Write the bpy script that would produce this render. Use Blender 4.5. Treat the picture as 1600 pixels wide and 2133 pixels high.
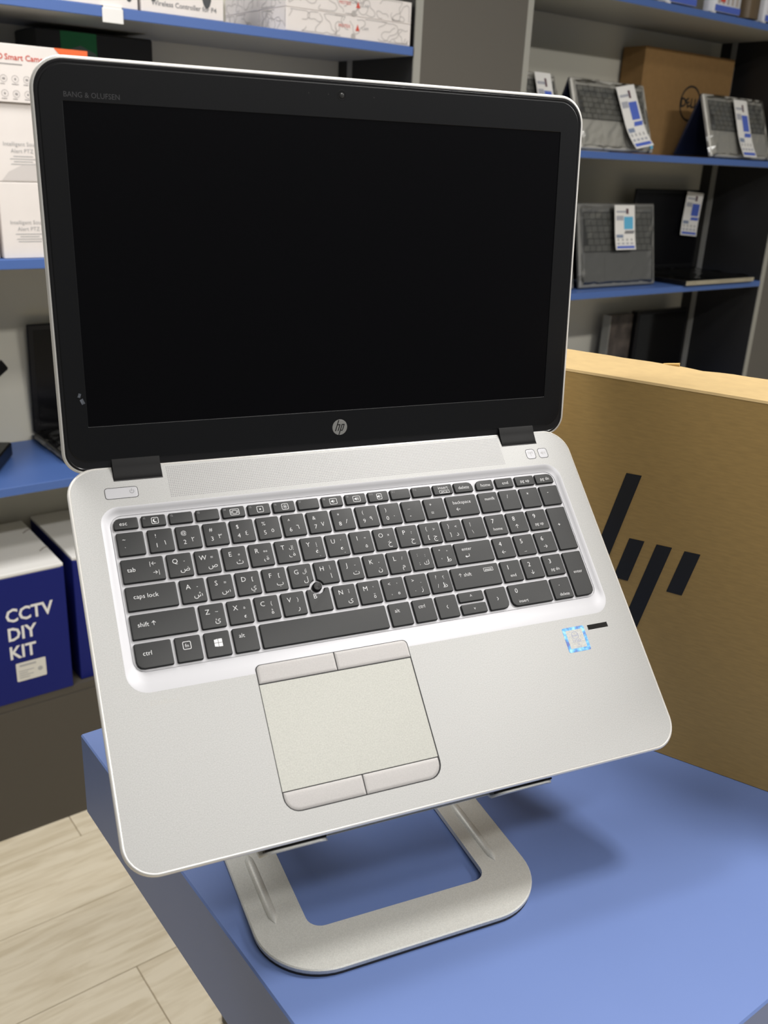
import bpy, math, random
from mathutils import Vector, Matrix
from mathutils.geometry import tessellate_polygon
random.seed(7)
scn = bpy.context.scene
COL = scn.collection
for o in list(bpy.data.objects): bpy.data.objects.remove(o)

# ------------------------------------------------------------------ camera
FPX = 1946.3
cam_d = bpy.data.cameras.new('camera'); cam = bpy.data.objects.new('camera', cam_d); COL.objects.link(cam)
cam_d.sensor_fit = 'HORIZONTAL'; cam_d.sensor_width = 36; cam_d.lens = FPX*36/1600
cam_d.clip_start = .02; cam_d.clip_end = 50
MC = Matrix(((0.914819, -0.105026, 0.389968), (-0.401215, -0.346735, 0.847822), (0.046172, -0.932065, -0.359338)))
CP = Vector((-0.048613, -0.418516, 1.399895))
ax, ay, az = MC @ Vector((1,0,0)), MC @ Vector((0,-1,0)), MC @ Vector((0,0,-1))
cam.matrix_world = Matrix(((ax.x,ay.x,az.x,CP.x),(ax.y,ay.y,az.y,CP.y),(ax.z,ay.z,az.z,CP.z),(0,0,0,1)))
cam_d.dof.use_dof = True; cam_d.dof.focus_distance = .70; cam_d.dof.aperture_fstop = 17
scn.camera = cam

# ------------------------------------------------------------------ wall frame: s along the shelving, n into it
ANG = 0.228216; WS = Vector((math.cos(ANG), math.sin(ANG), 0)); WN = Vector((-math.sin(ANG), math.cos(ANG), 0)); D0 = 1.3293
def WP(s, dn, z): return WS*s + WN*(D0+dn) + Vector((0,0,z))
CEIL = 2.56; TABLE = .925

# ------------------------------------------------------------------ light and exposure
scn.view_settings.view_transform = 'Standard'; scn.view_settings.look = 'None'
scn.view_settings.gamma = 1; scn.view_settings.use_curve_mapping = False
scn.view_settings.exposure = 0.0
w = bpy.data.worlds.new('world'); scn.world = w; w.use_nodes = True
w.node_tree.nodes['Background'].inputs[0].default_value = (.84, .84, .80, 1)
w.node_tree.nodes['Background'].inputs[1].default_value = .18
def area(name, loc, sx, sy, power, rz=ANG, col=(1,.975,.94)):
    l = bpy.data.lights.new(name, 'AREA'); l.shape = 'RECTANGLE'; l.size = sx; l.size_y = sy; l.energy = power; l.color = col
    o = bpy.data.objects.new(name, l); COL.objects.link(o); o.location = loc; o.rotation_euler = (0,0,rz); return o
area('ceiling_and_fill_light', (.80, .05, 2.50), .26, .26, 16)
area('ceiling_and_fill_light', WP(.35, -2.37, 2.50), .9, .16, 16)
area('ceiling_and_fill_light', WP(2.0, -2.37, 2.50), .9, .16, 42)
area('ceiling_and_fill_light', WP(-.12, -.55, 2.50), .5, .5, 26)  # added fill lamp above the aisle, put in to brighten the floor

# ------------------------------------------------------------------ materials
def nd(m, t, **kw):
    n = m.node_tree.nodes.new(t)
    for k, v in kw.items(): setattr(n, k, v)
    return n
MATS = {}
def mat(name, col, rough=.5, metal=0, noise=0, nscale=200, bump=0, bscale=400, spec=.5, coat=0, alpha=None, stretch=None, trans=0):
    if name in MATS: return MATS[name]
    m = bpy.data.materials.new(name); m.use_nodes = True; nt = m.node_tree
    b = nt.nodes['Principled BSDF']; L = nt.links.new
    b.inputs['Base Color'].default_value = (*col, 1); b.inputs['Roughness'].default_value = rough
    b.inputs['Metallic'].default_value = metal; b.inputs['Specular IOR Level'].default_value = spec
    b.inputs['Coat Weight'].default_value = coat; b.inputs['Transmission Weight'].default_value = trans
    if alpha is not None: b.inputs['Alpha'].default_value = alpha
    tc = nd(m, 'ShaderNodeTexCoord'); src = tc.outputs['Object']
    if stretch:
        mp = nd(m, 'ShaderNodeMapping'); mp.inputs['Scale'].default_value = stretch; L(src, mp.inputs[0]); src = mp.outputs[0]
    if noise:
        n = nd(m, 'ShaderNodeTexNoise'); n.inputs['Scale'].default_value = nscale; n.inputs['Detail'].default_value = 3
        L(src, n.inputs['Vector'])
        r = nd(m, 'ShaderNodeValToRGB'); r.color_ramp.elements[0].position = .3; r.color_ramp.elements[1].position = .7
        r.color_ramp.elements[0].color = (*[c*(1-noise) for c in col], 1); r.color_ramp.elements[1].color = (*[min(1, c*(1+noise)) for c in col], 1)
        L(n.outputs['Fac'], r.inputs[0]); L(r.outputs[0], b.inputs['Base Color'])
    if bump:
        n2 = nd(m, 'ShaderNodeTexNoise'); n2.inputs['Scale'].default_value = bscale; n2.inputs['Detail'].default_value = 2
        L(src, n2.inputs['Vector'])
        bp = nd(m, 'ShaderNodeBump'); bp.inputs['Strength'].default_value = bump; bp.inputs['Distance'].default_value = .001
        L(n2.outputs['Fac'], bp.inputs['Height']); L(bp.outputs[0], b.inputs['Normal'])
    MATS[name] = m; return m
ALU = mat('sandblasted_aluminium', (.42,.42,.415), .50, .25, noise=.10, nscale=1500, bump=.10, bscale=2500)
ALU_PAD = mat('satin_silver_touchpad', (.385,.385,.355), .45, .25, noise=.10, nscale=1300)
ALU_RIM = mat('polished_aluminium_rim', (.86,.845,.82), .28, .35)
ALU_BTN = mat('pearl_silver_buttons', (.41,.395,.39), .48, .2, noise=.05, nscale=1500)
TRAY = mat('keyboard_deck_silver', (.47,.47,.495), .45, .25)
STANDM = mat('stand_aluminium', (.62,.62,.59), .42, .3, noise=.09, nscale=1400, bump=.08, bscale=2200)
KEYM = mat('key_black_plastic', (.017,.018,.019), .45, 0, spec=.4, noise=.12, nscale=3000)
BLKP = mat('black_plastic', (.006,.006,.007), .36, spec=.3)
BEZEL = mat('bezel_charcoal', (.0065,.007,.0085), .38, spec=.3, noise=.2, nscale=2500)
GASK = mat('black_rubber_gasket', (.012,.012,.014), .28)
SCREEN = mat('dark_screen_panel', (.002,.002,.003), .30, spec=.15)
DARK = mat('dark_gap', (.008,.007,.008), .6)
LEG = mat('white_key_print', (.80,.80,.82), .5)
LEGD = mat('dim_key_print', (.28,.28,.29), .5)
GREYP = mat('grey_print', (.22,.22,.23), .5)
GREYL = mat('light_grey_print', (.42,.42,.42), .5)
RUB = mat('dark_rubber', (.02,.018,.018), .7)
BLUE = mat('blue_laminate', (.125,.19,.42), .40, noise=.03, nscale=6)
SHELFB = mat('shelf_blue_laminate', (.072,.145,.40), .42)
CARD = mat('kraft_cardboard', (.45,.29,.098), .85, noise=.07, nscale=90, stretch=(1,1,6))
CARD2 = mat('brown_cardboard_dull', (.30,.17,.06), .85, noise=.06, nscale=60)
INK = mat('black_ink', (.012,.012,.012), .6)
WALLM = mat('wall_grey_paint', (.66,.635,.54), .8)
PANELB = mat('black_panel_laminate', (.016,.016,.017), .42)
COLM = mat('glossy_grey_panel', (.125,.115,.10), .14)
EDGEG = mat('grey_edge_band', (.34,.335,.30), .5)
KICK = mat('dark_taupe_kick_panel', (.075,.065,.052), .6)
WHITE = mat('white_paper', (.80,.79,.77), .6)
WHITEW = mat('white_carton', (.78,.73,.70), .65, noise=.02, nscale=20)
NAVY = mat('navy_carton_print', (.009,.015,.15), .5, spec=.2)
ORANGE = mat('orange_print', (.80,.14,.03), .55)
REDP = mat('red_print', (.62,.08,.05), .55)
GREEN = mat('green_carton_print', (.01,.16,.05), .4)
BLKC = mat('black_carton', (.010,.010,.011), .45)
RAIL = mat('slotted_aluminium_rail', (.42,.42,.40), .4, .4)
LAPS = mat('laptop_silver_plastic', (.50,.49,.45), .45, .3)
LAPD = mat('laptop_dark_silver', (.22,.22,.21), .45, .2)
LAPK = mat('laptop_keyboard_grey', (.06,.06,.057), .5)
LAPKD = mat('laptop_keys_dark', (.17,.17,.155), .4)
LIDN = mat('laptop_lid_navy', (.012,.014,.03), .3)
BLUEP = mat('blue_print', (.08,.14,.55), .5)
CYANP = mat('cyan_print', (.12,.45,.70), .4)
GRYBAR = mat('grey_bar_print', (.40,.41,.46), .6)
def film_mat():
    m = bpy.data.materials.new('clear_plastic_film'); m.use_nodes = True; nt = m.node_tree; L = nt.links.new
    for n in list(nt.nodes): nt.nodes.remove(n)
    o = nd(m,'ShaderNodeOutputMaterial'); mx = nd(m,'ShaderNodeMixShader'); t = nd(m,'ShaderNodeBsdfTransparent'); g = nd(m,'ShaderNodeBsdfGlossy'); lw = nd(m,'ShaderNodeFresnel')
    lw.inputs['IOR'].default_value = 1.7; g.inputs['Roughness'].default_value = .10; g.inputs['Color'].default_value = (1,1,1,1)
    L(lw.outputs[0],mx.inputs[0]); L(t.outputs[0],mx.inputs[1]); L(g.outputs[0],mx.inputs[2]); L(mx.outputs[0],o.inputs[0]); return m
FILM = film_mat()
HOLO = None

# ------------------------------------------------------------------ mesh helpers
class MB:
    def __init__(s): s.v = []; s.f = []
    def add(s, vs, fs):
        o = len(s.v); s.v += [tuple(v) for v in vs]; s.f += [[i+o for i in f] for f in fs]; return s
    def box(s, x0, x1, y0, y1, z0, z1, M=None):
        vs = [Vector((x,y,z)) for z in (z0,z1) for y in (y0,y1) for x in (x0,x1)]
        if M: vs = [M @ v for v in vs]
        return s.add(vs, [(0,2,3,1),(4,5,7,6),(0,1,5,4),(2,6,7,3),(0,4,6,2),(1,3,7,5)])
    def bbox(s, x0, x1, y0, y1, z0, z1, b, M=None):      # box with chamfered edges
        xs = (x0,x1); ys = (y0,y1); zs = (z0,z1); vs = []; idx = {}
        for i in (0,1):
            for j in (0,1):
                for k in (0,1):
                    px, py, pz = xs[i], ys[j], zs[k]; dx, dy, dz = (b if i==0 else -b), (b if j==0 else -b), (b if k==0 else -b)
                    idx[i,j,k,0] = len(vs); vs.append(Vector((px,py+dy,pz+dz)))
                    idx[i,j,k,1] = len(vs); vs.append(Vector((px+dx,py,pz+dz)))
                    idx[i,j,k,2] = len(vs); vs.append(Vector((px+dx,py+dy,pz)))
        I = idx; fs = []
        for i in (0,1): fs.append([I[i,0,0,0],I[i,1,0,0],I[i,1,1,0],I[i,0,1,0]][::(1 if i else -1)])
        for j in (0,1): fs.append([I[0,j,0,1],I[1,j,0,1],I[1,j,1,1],I[0,j,1,1]][::(-1 if j else 1)])
        for k in (0,1): fs.append([I[0,0,k,2],I[1,0,k,2],I[1,1,k,2],I[0,1,k,2]][::(1 if k else -1)])
        for i in (0,1):
            for j in (0,1): fs.append([I[i,j,0,0],I[i,j,0,1],I[i,j,1,1],I[i,j,1,0]][::(1 if i==j else -1)][::-1])
        for i in (0,1):
            for k in (0,1): fs.append([I[i,0,k,0],I[i,0,k,2],I[i,1,k,2],I[i,1,k,0]][::(1 if i==k else -1)])
        for j in (0,1):
            for k in (0,1): fs.append([I[0,j,k,1],I[0,j,k,2],I[1,j,k,2],I[1,j,k,1]][::(1 if j==k else -1)][::-1])
        for i in (0,1):
            for j in (0,1):
                for k in (0,1): fs.append([I[i,j,k,0],I[i,j,k,1],I[i,j,k,2]][::(1 if (i+j+k)%2 else -1)])
        if M: vs = [M @ v for v in vs]
        return s.add(vs, fs)
    def rings(s, rings, cap0=True, cap1=True):            # rings: lists of 3D points, same count
        n = len(rings[0]); vs = [p for r in rings for p in r]; fs = []
        for a in range(len(rings)-1):
            for i in range(n):
                j = (i+1) % n; fs.append((a*n+i, a*n+j, (a+1)*n+j, (a+1)*n+i))
        if cap0: fs.append(list(range(n))[::-1])
        if cap1: fs.append([(len(rings)-1)*n+i for i in range(n)])
        return s.add(vs, fs)
    def prism(s, pts, prof, cap0=True, cap1=True):        # prof: (inset, z)
        return s.rings([[(x,y,z) for x,y in inset(pts,d)] for d,z in prof], cap0, cap1)
    def holed(s, outer, holes, z):                        # flat face with holes, facing +z
        polys = [[Vector((x,y,0)) for x,y in outer]] + [[Vector((x,y,0)) for x,y in h] for h in holes]
        tris = tessellate_polygon(polys); vs = [(p.x,p.y,z) for q in polys for p in q]; fs = []
        for a,b,c in tris:
            A,B,Cc = vs[a],vs[b],vs[c]
            cr = (B[0]-A[0])*(Cc[1]-A[1])-(B[1]-A[1])*(Cc[0]-A[0])
            fs.append((a,b,c) if cr > 0 else (a,c,b))
        return s.add(vs, fs)
    def tube(s, pts, r, seg=8, cap=True):
        pts = [Vector(p) for p in pts]; rings = []
        for i, p in enumerate(pts):
            t = (pts[min(i+1,len(pts)-1)] - pts[max(i-1,0)]).normalized()
            up = Vector((0,0,1)) if abs(t.z) < .9 else Vector((1,0,0))
            a = t.cross(up).normalized(); b = a.cross(t)
            rr = r[i] if isinstance(r,(list,tuple)) else r
            rings.append([p + (a*math.cos(2*math.pi*k/seg) + b*math.sin(2*math.pi*k/seg))*rr for k in range(seg)])
        return s.rings(rings, cap, cap)
    def flat(s, pts, z=0): return s.add([(x,y,z) for x,y in pts], [list(range(len(pts)))])
    def mesh(s, name, smooth=None):
        m = bpy.data.meshes.new(name); m.from_pydata(s.v, [], s.f); m.update()
        if smooth:
            m.polygons.foreach_set('use_smooth', [True]*len(m.polygons))
            m.set_sharp_from_angle(angle=math.radians(smooth))
        return m
def inset(pts, d):
    if abs(d) < 1e-9: return pts
    n = len(pts); out = []
    for i in range(n):
        p0, p, p1 = Vector(pts[i-1]), Vector(pts[i]), Vector(pts[(i+1) % n])
        e0 = p-p0; e1 = p1-p
        if e0.length < 1e-9: e0 = e1
        if e1.length < 1e-9: e1 = e0
        e0.normalize(); e1.normalize()
        n0 = Vector((-e0.y,e0.x)); n1 = Vector((-e1.y,e1.x)); m = n0+n1
        if m.length < 1e-6: m = n0
        m.normalize(); c = max(.35, m.dot(n0))
        q = p + m*(d/c); out.append((q.x,q.y))
    return out
def rrect(x0, x1, y0, y1, r, seg=6):                      # CCW; r = (bl,br,tr,tl)
    if not isinstance(r,(tuple,list)): r = (r,)*4
    out = []
    for (cx,cy,a0,rr) in ((x0+r[0],y0+r[0],180,r[0]),(x1-r[1],y0+r[1],270,r[1]),(x1-r[2],y1-r[2],0,r[2]),(x0+r[3],y1-r[3],90,r[3])):
        for k in range(seg+1):
            a = math.radians(a0+90*k/seg); out.append((cx+rr*math.cos(a), cy+rr*math.sin(a)))
    return out
def circle(cx, cy, r, n=20): return [(cx+r*math.cos(2*math.pi*k/n), cy+r*math.sin(2*math.pi*k/n)) for k in range(n)]
def rprism(x0,x1,y0,y1,r,prof,seg=6,cap0=False):
    if not isinstance(r,(tuple,list)): r = (r,)*4
    return MB().rings([[(x,y,z) for x,y in rrect(x0+d,x1-d,y0+d,y1-d,tuple(max(.02*min(1,x1-x0),q-d) for q in r),seg)] for d,z in prof], cap0, True)
def obj(name, m, mt, parent=None, smooth=None, kind=None, label=None, M=None):
    if isinstance(m, MB): m = m.mesh(name, smooth)
    if mt and not m.materials: m.materials.append(mt)
    o = bpy.data.objects.new(name, m); COL.objects.link(o)
    if parent: o.parent = parent
    if M is not None: o.matrix_local = M
    if kind: o['kind'] = kind
    if label: o['label'] = label
    return o
def tag(o, label, cat, group=None):
    o['label'] = label; o['category'] = cat
    if group: o['group'] = group
    return o
def thing(name, label, cat, loc=(0,0,0), rot=(0,0,0), group=None):
    o = bpy.data.objects.new(name, None); COL.objects.link(o); o.empty_display_size = .02
    o.location = loc; o.rotation_euler = rot; return tag(o, label, cat, group)
def struct(o, label): o['kind'] = 'structure'; o['label'] = label; return o
# text ------------------------------------------------------------
TXT = {}
def text_geo(s, size, ax='CENTER', bold=0):
    key = (s, round(size,6), ax, bold)
    if key in TXT: return TXT[key]
    c = bpy.data.curves.new('lettering', 'FONT'); c.body = s; c.size = size; c.align_x = ax; c.align_y = 'CENTER'
    c.resolution_u = 2; c.fill_mode = 'FRONT' if hasattr(c,'fill_mode') else 'BOTH'; c.offset = bold*size
    o = bpy.data.objects.new('lettering', c); COL.objects.link(o)
    m = o.to_mesh()
    g = ([tuple(v.co) for v in m.vertices], [list(p.vertices) for p in m.polygons])
    o.to_mesh_clear(); bpy.data.objects.remove(o); bpy.data.curves.remove(c)
    TXT[key] = g; return g
def put_text(mb, s, size, x, y, z, ax='CENTER', rot=0, bold=0, sx=1, shear=0):
    v, f = text_geo(s, size, ax, bold); ca, sa = math.cos(rot), math.sin(rot)
    return mb.add([(x+(a*sx+b*shear)*ca-b*sa, y+(a*sx+b*shear)*sa+b*ca, z) for a,b,_ in v], f)
def ring_line(mb, pts, wd, z):                            # closed outline of width wd
    n = len(pts); inn = inset(pts, wd)
    return mb.add([(x,y,z) for x,y in pts]+[(x,y,z) for x,y in inn], [(i,(i+1)%n,n+(i+1)%n,n+i) for i in range(n)])
def front(mb):                                            # lie flat print (x,y,z) onto a wall-facing front: x->x, y->z, z->-y
    mb.v = [(x,-z,y) for x,y,z in mb.v]; return mb

# ================================================================== ROOM
fl = MB().box(-1.6,4.6,-3.2,.7,-.03,-.004).mesh('floor'); FLOORB = mat('floor_underlay', (.35,.30,.22), .8)
floor = struct(obj('floor', fl, FLOORB), 'pale wood plank floor'); floor.location = WN*D0; floor.rotation_euler = (0,0,ANG)
def wood_mat(i):
    m = bpy.data.materials.new('pale_oak_plank'); m.use_nodes = True; b = m.node_tree.nodes['Principled BSDF']; L = m.node_tree.links.new
    b.inputs['Roughness'].default_value = .5
    tc = nd(m,'ShaderNodeTexCoord'); mp = nd(m,'ShaderNodeMapping'); mp.inputs['Scale'].default_value = (1.2,10,1); mp.inputs['Location'].default_value = (i*3.1,i*1.7,0)
    n = nd(m,'ShaderNodeTexNoise'); n.inputs['Scale'].default_value = 5; n.inputs['Detail'].default_value = 8; n.inputs['Distortion'].default_value = 1.2
    r = nd(m,'ShaderNodeValToRGB'); e = r.color_ramp.elements
    e[0].position = .32; e[0].color = (.66,.57,.41,1); e[1].position = .58; e[1].color = (.80,.715,.55,1)
    L(tc.outputs['Object'],mp.inputs[0]); L(mp.outputs[0],n.inputs[0]); L(n.outputs['Fac'],r.inputs[0]); L(r.outputs[0],b.inputs['Base Color'])
    return m
woods = [wood_mat(i) for i in range(4)]
PW, PL = .195, 1.25
pm = [MB().bbox(0,PL-.0015,0,PW-.0015,-.008,0,.0008).mesh('plank') for _ in woods]
for m_, wm in zip(pm, woods): m_.materials.append(wm)
for r in range(-13, 4):
    y0 = -.463 + r*PW
    off = (r*0.43) % PL
    for c in range(-2, 4):
        x0 = c*PL + off - .5
        if y0 > .3 or x0 > 3.4 or y0 < -2.6 or x0+PL < -1.3: continue
        o = obj('plank', pm[(r*3+c*5) % 4], None, floor); o.location = (x0, y0, 0)
wl = obj('wall_back', MB().box(-1.6,4.6,.287,.36,0,CEIL), WALLM); wl.location = WN*D0; wl.rotation_euler = (0,0,ANG); struct(wl, 'grey painted wall behind the shelves')
CEILM = mat('white_ceiling', (.75,.75,.73), .9)
cl = obj('ceiling', MB().box(-1.6,4.6,-3.2,.36,CEIL,CEIL+.05), CEILM); cl.location = WN*D0; cl.rotation_euler = (0,0,ANG); struct(cl, 'white ceiling')
colm = obj('wall_column', MB().box(1.234,1.537,.0,.286,0,CEIL), COLM); colm.location = WN*D0; colm.rotation_euler = (0,0,ANG); struct(colm, 'glossy grey column between the two shelving units')
colr = obj('wall_column', MB().box(2.699,3.02,.0,.286,0,CEIL), COLM); colr.location = WN*D0; colr.rotation_euler = (0,0,ANG); struct(colr, 'grey column beside the right shelving unit')

# ---- shelving units (local x = s, y = into the wall)
def unit(label, s0, s1, shelves, kick):
    u = thing('shelving_unit', label, 'shelving', WN*D0, (0,0,ANG))
    for a, b in ((s0, s0+.018), (s1-.018, s1)):
        obj('side_panel', MB().box(a,b,.004,.285,0,CEIL-.01), PANELB, u)
        obj('edge_band', MB().box(a,b,.0,.0038,0,CEIL-.01), EDGEG, u)
    for a in (s0+.018, s1-.0205):
        mb = MB(); x = a; 
        mb.box(x,x+.0025,.228,.246,.3,CEIL-.05)
        rl = obj('slotted_rail', mb, RAIL, u)
    for z in shelves:
        sh = obj('shelf', MB().bbox(s0+.019,s1-.021,.0,.284,z-.0170,z,.0008), SHELFB, u)
        obj('shelf_underside_shade', MB().box(s0+.020,s1-.022,.0015,.283,z-.0176,z-.0171), EDGEG, sh)  # thin grey sheet: shading below the blue shelf put into colour
    if kick: obj('kick_panel', MB().box(s0+.018,s1-.018,.0,.016,0,kick), KICK, u)
    if s0 < 0: obj('plinth_deck', MB().box(s0+.019,s1-.021,.002,.284,.3045,.322), KICK, u)
    return u
unit('left shelving unit with blue shelves holding white camera boxes', -.62, 1.234, (1.609,1.195,.780), .304)
unit('right shelving unit with blue shelves holding display laptops', 1.537, 2.699, (1.786,1.426,1.069,.712,.355), .33)

# ================================================================== TABLE
tb = thing('display_table', 'blue laminate display table carrying the silver laptop on its stand', 'table', (0,0,TABLE), (0,0,ANG))
obj('table_top', MB().bbox(.072,1.55,-.209,.2865,-.081,0,.0012), BLUE, tb)
for (x,y) in ((.30,-.10),(1.42,-.10),(.30,.17),(1.42,.17)):
    obj('leg', MB().bbox(x-.025,x+.025,y-.025,y+.025,-TABLE,-.081,.002), PANELB, tb)
fb = MB().bbox(.365,.44,-1.0,-.0,0,.03,.002); 
BLOCK = thing('floor_block', 'small black block lying on the wood floor beside the blue table', 'block', WP(.392,-.665,0), (0,0,ANG))  # black block of unknown use with a pale strip
obj('body', MB().bbox(0,.05,-.10,.012,0,.022,.002), BLKC, BLOCK); obj('cover_strip', MB().bbox(.05,.066,-.10,.012,0,.018,.002), WHITE, BLOCK)

# ================================================================== LAPTOP ON STAND (local mm -> m; x right, y to the hinge, z out of the deck)
TILT = math.radians(43.89); k = .001
lap = thing('laptop', 'open silver laptop with black keyboard and dark screen on a metal stand', 'laptop', (0,0,1.02), (TILT,0,0))
BW, BD = 383.5, 257.6
def sc(mb): mb.v = [(x*k,y*k,z*k) for x,y,z in mb.v]; return mb
outl = rrect(0,BW,0,BD,20,12)
body = MB(); 
def body_ring(d, z, back):
    return [(x, min(y, BD-back), z) for x,y in inset(outl,d)]
body.rings([body_ring(9,-16.5,16), body_ring(4,-15.5,11), body_ring(1.2,-11,7), body_ring(.2,-5,4), body_ring(.2,-3.2,1.5)], True, False)
obj('base_shell', sc(body), ALU, lap, 40)
rim = MB().prism(outl, [(.2,-3.3),(0,-2.6),(0,-1.5),(.25,-.75),(.8,-.15),(1.35,0),(1.5,0),(1.55,-.4),(1.95,-.4),(2.0,0)], False, False)
obj('edge_rim', sc(rim), ALU_RIM, lap, 40)
trO = rrect(17.7,366.3,103.3,227.7,(13,13,12,12),8); trI = rrect(23.2,361,116.5,222,(8,8,8,8),8)
mid = [((a[0]+b[0])/2,(a[1]+b[1])/2) for a,b in zip(trO,trI)]
deck = MB().holed(inset(outl,2.0), [trO], 0)
n_ = len(trO)
def z3(p,z): return [(x,y,z) for x,y in p]
q25 = [(a[0]*.85+b[0]*.15,a[1]*.85+b[1]*.15) for a,b in zip(trO,trI)]; q75 = [(a[0]*.15+b[0]*.85,a[1]*.15+b[1]*.85) for a,b in zip(trO,trI)]
obj('palm_rest_deck', sc(deck), ALU, lap)
bev = MB().rings([z3(trO,0),z3(q25,-.16),z3(mid,-1.05),z3(q75,-1.85),z3(trI,-2.05)], False, False)
obj('keyboard_recess', sc(bev), TRAY, lap, 60)
tf = MB().rings([z3(trI,-2.05),z3(trI,-2.5),z3(inset(trI,.4),-2.5),z3(inset(trI,.45),-2.05)], False, True)
obj('keyboard_plate', sc(tf), TRAY, lap)

# ---- keys
P = 18.08
keys = []   # x0, x1, ytop, ybot, radii(bl,br,tr,tl), legends
R1 = 1.1
def K(x0, x1, yt, yb, leg=(), r=(R1,)*4): keys.append((x0,x1,yt,yb,r,leg))
KW = 16.1
# legends: (text, size, dx from left, dy from top, mat, align)
def W_(t, dx=3.2, dy=5.6, s=4.0): return (t, s, dx, dy, 0, 'LEFT')
yF = (219.5,211.5); y1 = (209.2,192.9); y2 = (190.5,174.2); y3 = (171.9,155.6); y4 = (153.3,137.0); y5 = (134.7,118.3)
fx = [25.2]+[42.9+17.72*i for i in range(14)]
fx = [25.2,43.0,60.7,78.4,96.1,113.9,131.6,149.3,167.1,184.8,202.4,219.8,237.0,254.4,271.8]
ends = [40.9,58.7,76.4,94.1,111.8,129.6,147.3,165.0,182.7,200.5,218.0,235.3,252.7,270.1,287.3]
icons = {1:'moon',4:'disp',5:'dim',6:'bright',8:'vol1',9:'vol2',10:'mic'}
for i,(a,b) in enumerate(zip(fx,ends)):
    if i == 0: K(a,b,*yF,[W_('esc',3.6,4.2,3.9)],(R1,R1,R1,4.2))
    elif i == 13: K(a,b,*yF,[('insert',3.6,4,2.6,0,'LEFT'),('[prt sc]',2.3,8.6,5.9,0,'CENTER')])
    elif i == 14: K(a,b,*yF,[W_('delete',3.2,4.2,3.7)],(R1,R1,4.2,R1))
    else: K(a,b,*yF,[('f%d'%i,2.1,1.4,2.0,1,'LEFT')]+([(icons[i],0,8.6,4.1,0,'ICON')] if i in icons else []))
for a,b,t,r in ((290.0,304.9,'home',(R1,R1,R1,4.2)),(307.2,322.4,'end',(R1,)*4),(324.6,341.2,'pg up',(R1,)*4),(342.6,358.4,'pg dn',(R1,R1,4.6,R1))):
    K(a,b,*yF,[(t,3.7,8.2,4.2,0,'CENTER')],r)
K(25.6,42.8,*y1,[('~',3.6,4.5,5,0,'CENTER'),('`',3.6,4.7,11.5,0,'CENTER')])
nums = [('!','1','١'),('@','2','٢'),('#','3','٣'),('$','4','٤'),('%','5','٥'),('^','6','٦'),('&','7','٧'),('*','8','٨'),('(','9','٩'),(')','0','٠'),('_','-',''),('+','=','')]
for i,(u_,d_,a_) in enumerate(nums):
    x = 45.1+18.07*i if i < 8 else 172+17.88*(i-7)
    K(x,x+KW,*y1,[(u_,3.9,5,4.9,0,'CENTER'),(d_,4.4,5,11.5,0,'CENTER')]+([(a_,4.6,10.4,10.2,0,'CENTER')] if a_ else []))
K(261.6,286.8,*y1,[W_('backspace',5.0,5.6,3.7),('←',4.6,8.2,11,0,'CENTER')])
K(25.5,52.2,*y2,[W_('tab',3.4,7.6,4.2),('|←',3.9,19.8,4.8,0,'CENTER'),('→|',3.9,21.0,11,0,'CENTER')])
row2 = [('Q','ض','َ'),('W','ص','ً'),('E','ث','ُ'),('R','ق','ٌ'),('T','ف','لإ'),('Y','غ','إ'),('U','ع','‘'),('I','ه','÷'),('O','خ','×'),('P','ح','؛'),('{','ج','>'),('}','د','<')]
ISO = {'َ':'-','ً':'=','ُ':'و','ٌ':'وو','ِ':'-','ٍ':'=','ْ':'ه'}
def letter(x, y, L_, ar, har, low=None):
    lg = [(L_,4.7 if L_.isalpha() else 3.8,5.2,5.4 if L_.isalpha() else 4.6,0,'CENTER')]
    if low: lg.append((low,3.8,5.4,11.2,0,'CENTER'))
    if ar: lg.append((ar,5.0,10.8,11.2,0,'CENTER'))
    if har: lg.append((ISO.get(har,har),3.4,11.0,5.6,0,'CENTER'))
    K(x,x+KW,*y,lg)
for i,(L_,ar,h) in enumerate(row2):
    x = 54.1+18.08*i if i < 7 else 162.6+17.9*(i-6)
    letter(x,y2,L_,ar,h,{'{':'[','}':']'}.get(L_))
K(270.1,286.6,*y2,[('|',3.6,5,5,0,'CENTER'),('\\',3.8,5.6,11.4,0,'CENTER')])
K(25.4,57.2,*y3,[W_('caps lock',4.4,7.2,4.2)])
row3 = [('A','ش','ِ'),('S','س','ٍ'),('D','ي','['),('F','ب','['),('G','ل','لأ'),('H','ا','أ'),('J','ت','-'),('K','ن','،'),('L','م','/'),(':','ك',':'),('"','ط','"')]
for i,(L_,ar,h) in enumerate(row3):
    x = 59.2+18.12*i if i < 6 else 150.1+17.85*(i-5)
    letter(x,y3,L_,ar,h,{':':';','"':"'"}.get(L_))
K(256.8,286.6,*y3,[W_('enter',5.2,5.2,3.7),('↵',4.6,8.4,11,0,'CENTER')])
K(25.2,66.0,*y4,[W_('shift ↑',4.2,7.2,4.2)])
row4 = [('Z','ئ','~'),('X','ء','ْ'),('C','ؤ','{'),('V','ر','}'),('B','',''),('N','ى','آ'),('M','ة','’'),('<','و','’'),('>','ز','.'),('?','ظ','؟')]
for i,(L_,ar,h) in enumerate(row4):
    x = 68.1+18.12*i if i < 5 else 158.8+17.9*(i-5)
    letter(x,y4,L_,ar,h,{'<':',','>':'.','?':'/'}.get(L_))
K(248.1,286.6,*y4,[W_('↑ shift',5.2,6.0,3.8),('[pause]',2.5,30,4.2,0,'CENTER')])
K(25.0,47.6,*y5,[W_('ctrl',4.6,7.0,4.2)],(4.8,R1,R1,R1))
K(49.6,65.8,*y5,[('fn',3.4,7.2,6.2,0,'CENTER'),('sq',0,7.2,6.2,0,'ICON')])
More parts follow.
